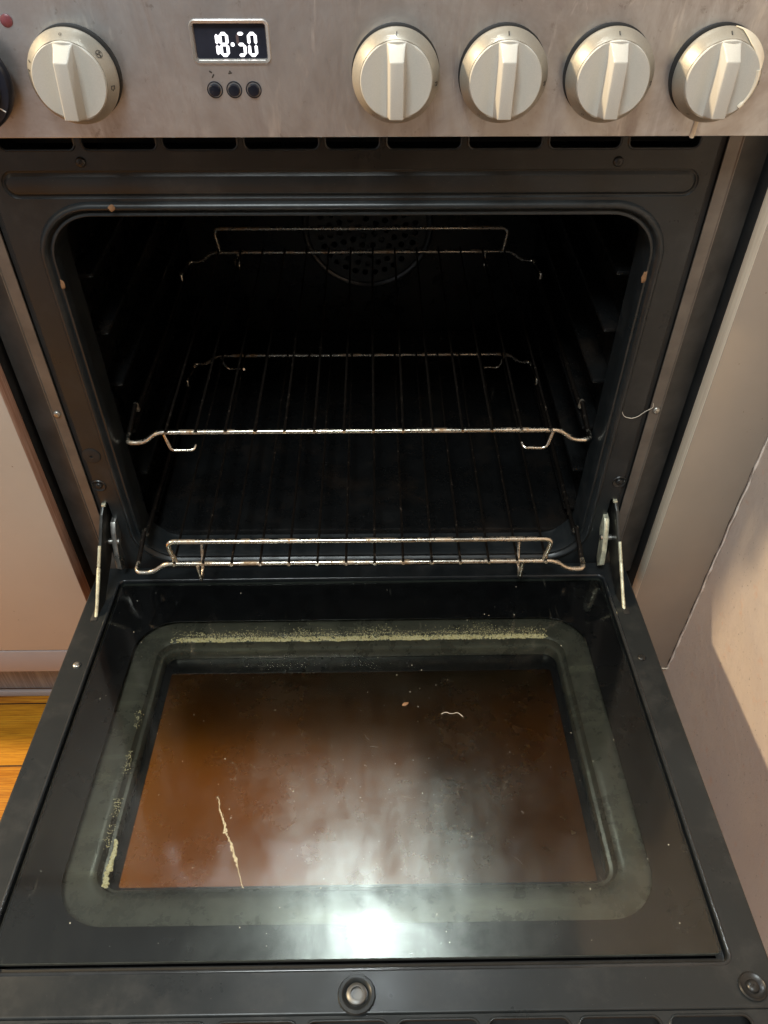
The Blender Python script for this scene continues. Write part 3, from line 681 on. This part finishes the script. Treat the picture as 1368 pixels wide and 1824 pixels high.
# ================================================================= racks (each one thing, lying in the oven)
def rack(name, front_rail, zl, y0, label):
    base = Vector((0, y0 + .18, zl)); t = empty(name, base, label, 'oven rack', 'wire racks in the oven')
    Ln = .3635; y1 = y0 + Ln; zt = zl + .0125; r = .0024; x = .2213
    bm = bmesh.new()
    def side(s):
        p = [(s * .2040, y0, zl), (s * x, y0, zl), (s * x, y0 + .020, zl + .002), (s * x, y0 + .0490, zl + .0085), (s * x, y0 + .0510, zl), (s * x, y1 - .0510, zl), (s * x, y1 - .0490, zl + .0085), (s * x, y1 - .020, zl + .002), (s * x, y1, zl), (s * .2040, y1, zl)]
        return p
    f = [(-.176, y0, zt), (-.1905, y0, zt), (-.2040, y0, zl)]; 
    for ye, d in ((y0, 1), (y1, -1)):
        bar = [(-x, ye + d * .012, zl + .0012), (-x, ye, zl), (-.2050, ye, zl), (-.1905, ye, zt), (0, ye, zt), (.1905, ye, zt), (.2050, ye, zl), (x, ye, zl), (x, ye + d * .012, zl + .0012)]
        bm = bmesh.new(); tube(bm, fillet(bar, .0075, 5), r, 12); finish(bm, 'end_bar', M['wire'], t, angle=80)
        for sx in (-1, 1):
            bm = bmesh.new(); tube(bm, fillet([(sx * x, ye + d * .0480, zl + .0085), (sx * x, ye + d * .0505, zl + .0085), (sx * x, ye + d * .0515, zl), (sx * x, ye + d * .0535, zl)], .0015, 3), r * 1.02, 10); finish(bm, 'rail_notch', M['wire'], t, angle=80)
            bm = bmesh.new(); tube(bm, [(sx * x, ye + d * .0119, zl + .0012), (sx * x, ye + d * .030, zl + .0045), (sx * x, ye + d * .0482, zl + .0085)], r * .96, 10); finish(bm, 'rail_ramp', M['wiredark'], t, angle=80)
    for sx in (-1, 1):
        bm = bmesh.new(); tube(bm, [(sx * x, y0 + .0530, zl), (sx * x, y1 - .0530, zl)], r * .96, 10); finish(bm, 'side_rail', M['wiredark'], t, angle=80)
    yr = y0 if front_rail else y1; sg = 1 if front_rail else -1
    bm = bmesh.new(); rail = [(-.1800, yr + sg * .001, zt + .003), (-.1838, yr, zt + .031), (.1838, yr, zt + .031), (.1800, yr + sg * .001, zt + .003)]
    tube(bm, fillet(rail, .009, 6), r, 12); finish(bm, 'raised_rail', M['wire'], t, angle=80)
    for i in range(14):
        xx = (-6.5 + i) * .0278; bm = bmesh.new(); j = random.uniform(-.0006, .0006)
        tube(bm, [(xx, y0 - .0042, zt + .0034), (xx, y0 + .004, zt + .0034), (xx + j, y0 + .18, zt + .0030), (xx, y1 - .004, zt + .0034), (xx, y1 + .004, zt + .0034)], .00125, 8)
        tube(bm, [(xx, y0 - .0044, zt + .0034), (xx, y0 - .0060, zt + .0034)], .0016, 8, mi=1)
        finish(bm, 'cross_wire', [M['wiredark'], M['wire']], t)
    for s in (-1, 1):   # stop loops under both ends
        ys = y1 if front_rail else y0; d = -1 if front_rail else 1
        bm = bmesh.new(); p = [(s * .1850, ys + d * .002, zt - .002), (s * .1800, ys - d * .001, zt - .0215), (s * .1585, ys - d * .001, zt - .0210), (s * .1570, ys + d * .004, zt - .0185)]
        tube(bm, fillet(p, .005, 5), .0016, 9)
        finish(bm, 'stop_loop', M['wire'], t, angle=80)
        bm = bmesh.new(); d2 = 1 if front_rail else -1
        p = [(s * .1582, yr + d2 * .024, zt + .0020), (s * .1582, yr + d2 * .012, zt - .0190), (s * .1582, yr - d2 * .003, zt - .0240), (s * .1582, yr - d2 * .004, zt + .0005)]
        tube(bm, fillet(p, .006, 5), .0016, 9)
        finish(bm, 'stop_loop', M['wire'], t, angle=80)
    return t
rack('oven_rack', True, .0815, -.050, 'lower wire rack pulled forward, its raised rail hanging over the open door')
rack('oven_rack', False, .1905, .018, 'upper wire rack pushed in level, its raised rail against the fan wall')

# ================================================================= small litter
def chip(name, loc, size, mat, label, cat, rot=(0, 0, 0), seed=1):
    bm = bmesh.new(); bmesh.ops.create_icosphere(bm, subdivisions=2, radius=1)
    for v in bm.verts:
        k = 1 + .45 * mn.noise(v.co * 1.3 + Vector((seed, 0, 0))); v.co = Vector((v.co.x * size[0] * k, v.co.y * size[1] * k, v.co.z * size[2] * k))
    o = finish(bm, name, mat); o.location = loc; o.rotation_euler = rot; return tagk(o, label, cat)
chip('food_flake', (-.1735, -.0048, .4275), (.0022, .0008, .0030), M['flake'], 'brown flake stuck above the oven opening near its left corner', 'food flake', (0, .5, 0), 2)
chip('food_flake', (.2268, -.0008, .3690), (.0020, .0010, .0048), M['flake'], 'brown flake stuck on the right rim of the opening', 'food flake', (0, 0, 0), 5)
chip('food_flake', (-.2275, -.0005, .3650), (.0018, .0010, .0045), M['flake'], 'brown flake stuck on the left rim of the opening', 'food flake', (0, 0, 0), 9)
def dpt(x, s, h=0):
    v = Vector((x, -s, h)); m = Matrix.Translation((0, 0, .0401)) @ (Matrix.Rotation(DR[1], 4, 'Y') @ Matrix.Rotation(DR[0], 4, 'X')); return m @ v
chip('food_flake', dpt(.0403, .1885, 0), (.0030, .0016, .0008), M['flake'], 'orange flake lying on the door glass right of centre', 'food flake', (0, 0, .4), 4)
def lint(name, pts, r, label, cat, mat='lint', wob=.0006):
    bm = bmesh.new(); P = fillet(pts, .02, 8); P = [p + Vector((mn.noise(p * 300), mn.noise(p * 300 + Vector((9, 0, 0))), 0)) * wob for p in P]
    tube(bm, P, r, 7, taper=lambda t: .6 + .6 * abs(mn.noise(Vector((t * 9, 2, 3)))) + .3); o = finish(bm, name, M[mat]); return tagk(o, label, cat)
lint('lint_fibre', [dpt(.0713, .2000, 0), dpt(.0760, .1978, .0004), dpt(.0800, .2000, .0003), dpt(.0854, .1985, .0004), dpt(.0905, .2030, 0)], .00022, 'pale curled fibre on the door glass right of the orange flake', 'fibre')
lint('hair_strand', [(.2368, -.0006, .2392), (.2400, -.0012, .2320), (.2500, -.0012, .2300), (.2580, -.0012, .2380), (.2640, -.0020, .2430), (.2625, -.0022, .2480)], .00028, 'thin grey hair clinging beside the right trim screw', 'hair', wob=.0004)
# dried grease along the top of the window, on the pressed metal (uncountable)
tmp = bmesh.new(); bmesh.ops.create_icosphere(tmp, subdivisions=1, radius=1); TV = [v.co.copy() for v in tmp.verts]; TF = [[v.index for v in f.verts] for f in tmp.faces]; tmp.free()
rg = random.Random(5); LV, LF = [], []
def lump(x, s, h, r, flat=.55, el=1.0, ang=0.0):
    ph = rg.random() * 9; b0 = len(LV); ca, sa = math.cos(ang), math.sin(ang)
    for v in TV:
        k = r * (1 + .4 * mn.noise(v + Vector((ph, 0, 0)))); a, b_ = v.x * k * el, v.y * k
        LV.append((x + a * ca - b_ * sa, -s + a * sa + b_ * ca, h + v.z * k * flat))
    LF.extend([[i + b0 for i in f] for f in TF])
def lump_finish(name, mat):
    global LV, LF
    me = bpy.data.meshes.new(name); me.from_pydata(LV, [], LF); LV, LF = [], []
    return link_mesh(name, me, mat)
for i in range(5200):
    x = rg.uniform(-.186, .183); e = min(1, (.190 - abs(x)) / .012)
    s = .1030 - abs(rg.gauss(0, .0062 + .0040 * mn.noise(Vector((x * 30, 0, 0))))) + .0016 * mn.noise(Vector((x * 70, 3, 0)))
    if rg.random() > min(1, (.190 - abs(x)) / .022) or rg.random() < .9 * mn.noise(Vector((x * 35, 7, 2))): continue
    lump(x, s, -.0108 if s > .0960 else -.0101, rg.uniform(.0004, .0010) if s > .0980 else rg.uniform(.0002, .0005))
for i in range(520):
    t = rg.random()
    if mn.noise(Vector((t * 9, 8, 1))) < .02: continue
    x = -.1990 + .0060 * t + rg.gauss(0, .0018); lump(x, .115 + t * .20, -.0100, rg.uniform(.0002, .0005))
for i in range(160):
    t = rg.random(); lump(-.1885 + .0012 * math.sin(t * 5) + .010 * max(0, t - .7) + rg.gauss(0, .0003 + .0007 * t), .305 + t * .037, -.0125, rg.uniform(.0008, .0016))
o = lump_finish('grease_residue', M['grease']); o.location = (0, 0, .0401); o.rotation_euler = DR
tagk(o, 'yellowish crumbly dried grease behind the top of the door glass', kind='stuff')
P = [(-.1125, .2765), (-.1068, .2918), (-.1014, .3059), (-.0928, .3239), (-.0879, .3369), (-.0829, .3495)]
for i in range(260):
    t = i / 259 * 4.999; k = int(t); f = t - k; w = .35 + 1.1 * abs(mn.noise(Vector((t * 1.7, 3, 0)))) + (.3 if 1.2 < t < 3.8 else 0)
    lump(P[k][0] * (1 - f) + P[k + 1][0] * f + .0012 * mn.noise(Vector((t * 2.2, 0, 0))) + rg.gauss(0, .00055 * w), P[k][1] * (1 - f) + P[k + 1][1] * f, -.0009, rg.uniform(.0003, .0008) * w, .35, 1.5, 1.9)
o = lump_finish('dried_drip', M['residue']); o.location = (0, 0, .0401); o.rotation_euler = DR
tagk(o, 'cream dried drip running down the left half of the door glass', 'dried drip')
for i in range(26):  # curved threads standing in for scratches in the glass
    x = rg.gauss(.02, .06); s0 = rg.gauss(.285, .045); a = rg.random() * 6.3; k = rg.uniform(-60, 60); L = rg.uniform(.003, .010)
    if abs(x) < .2 and .1 < s0 < .375:
        n = int(L / .0004)
        for q in range(n):
            lump(x, s0, -.0010, .00006, .5, 3.2, -a); x += math.cos(a) * .0004; s0 += math.sin(a) * .0004; a += k * .0004 * 1.6
for i in range(420):
    x = rg.gauss(.035, .075); s = rg.gauss(.285, .050)
    if abs(x) < .2 and .06 < s < .395: lump(x, s, -.0009, rg.uniform(.00007, .00020) * rg.choice((1, 1, 1, 1.6)), .6, rg.choice((1, 1, 1.6, 3.0)), rg.random() * 3)
for i in range(60): lump(rg.uniform(-.24, .24), rg.uniform(.04, .39), -.0009, rg.uniform(.0002, .0006), .6)
o = lump_finish('crumbs_and_scratches', M['crumb']); o.location = (0, 0, .0401); o.rotation_euler = DR
tagk(o, 'fine pale crumbs, dust specks and scratch marks on the door glass', kind='stuff')
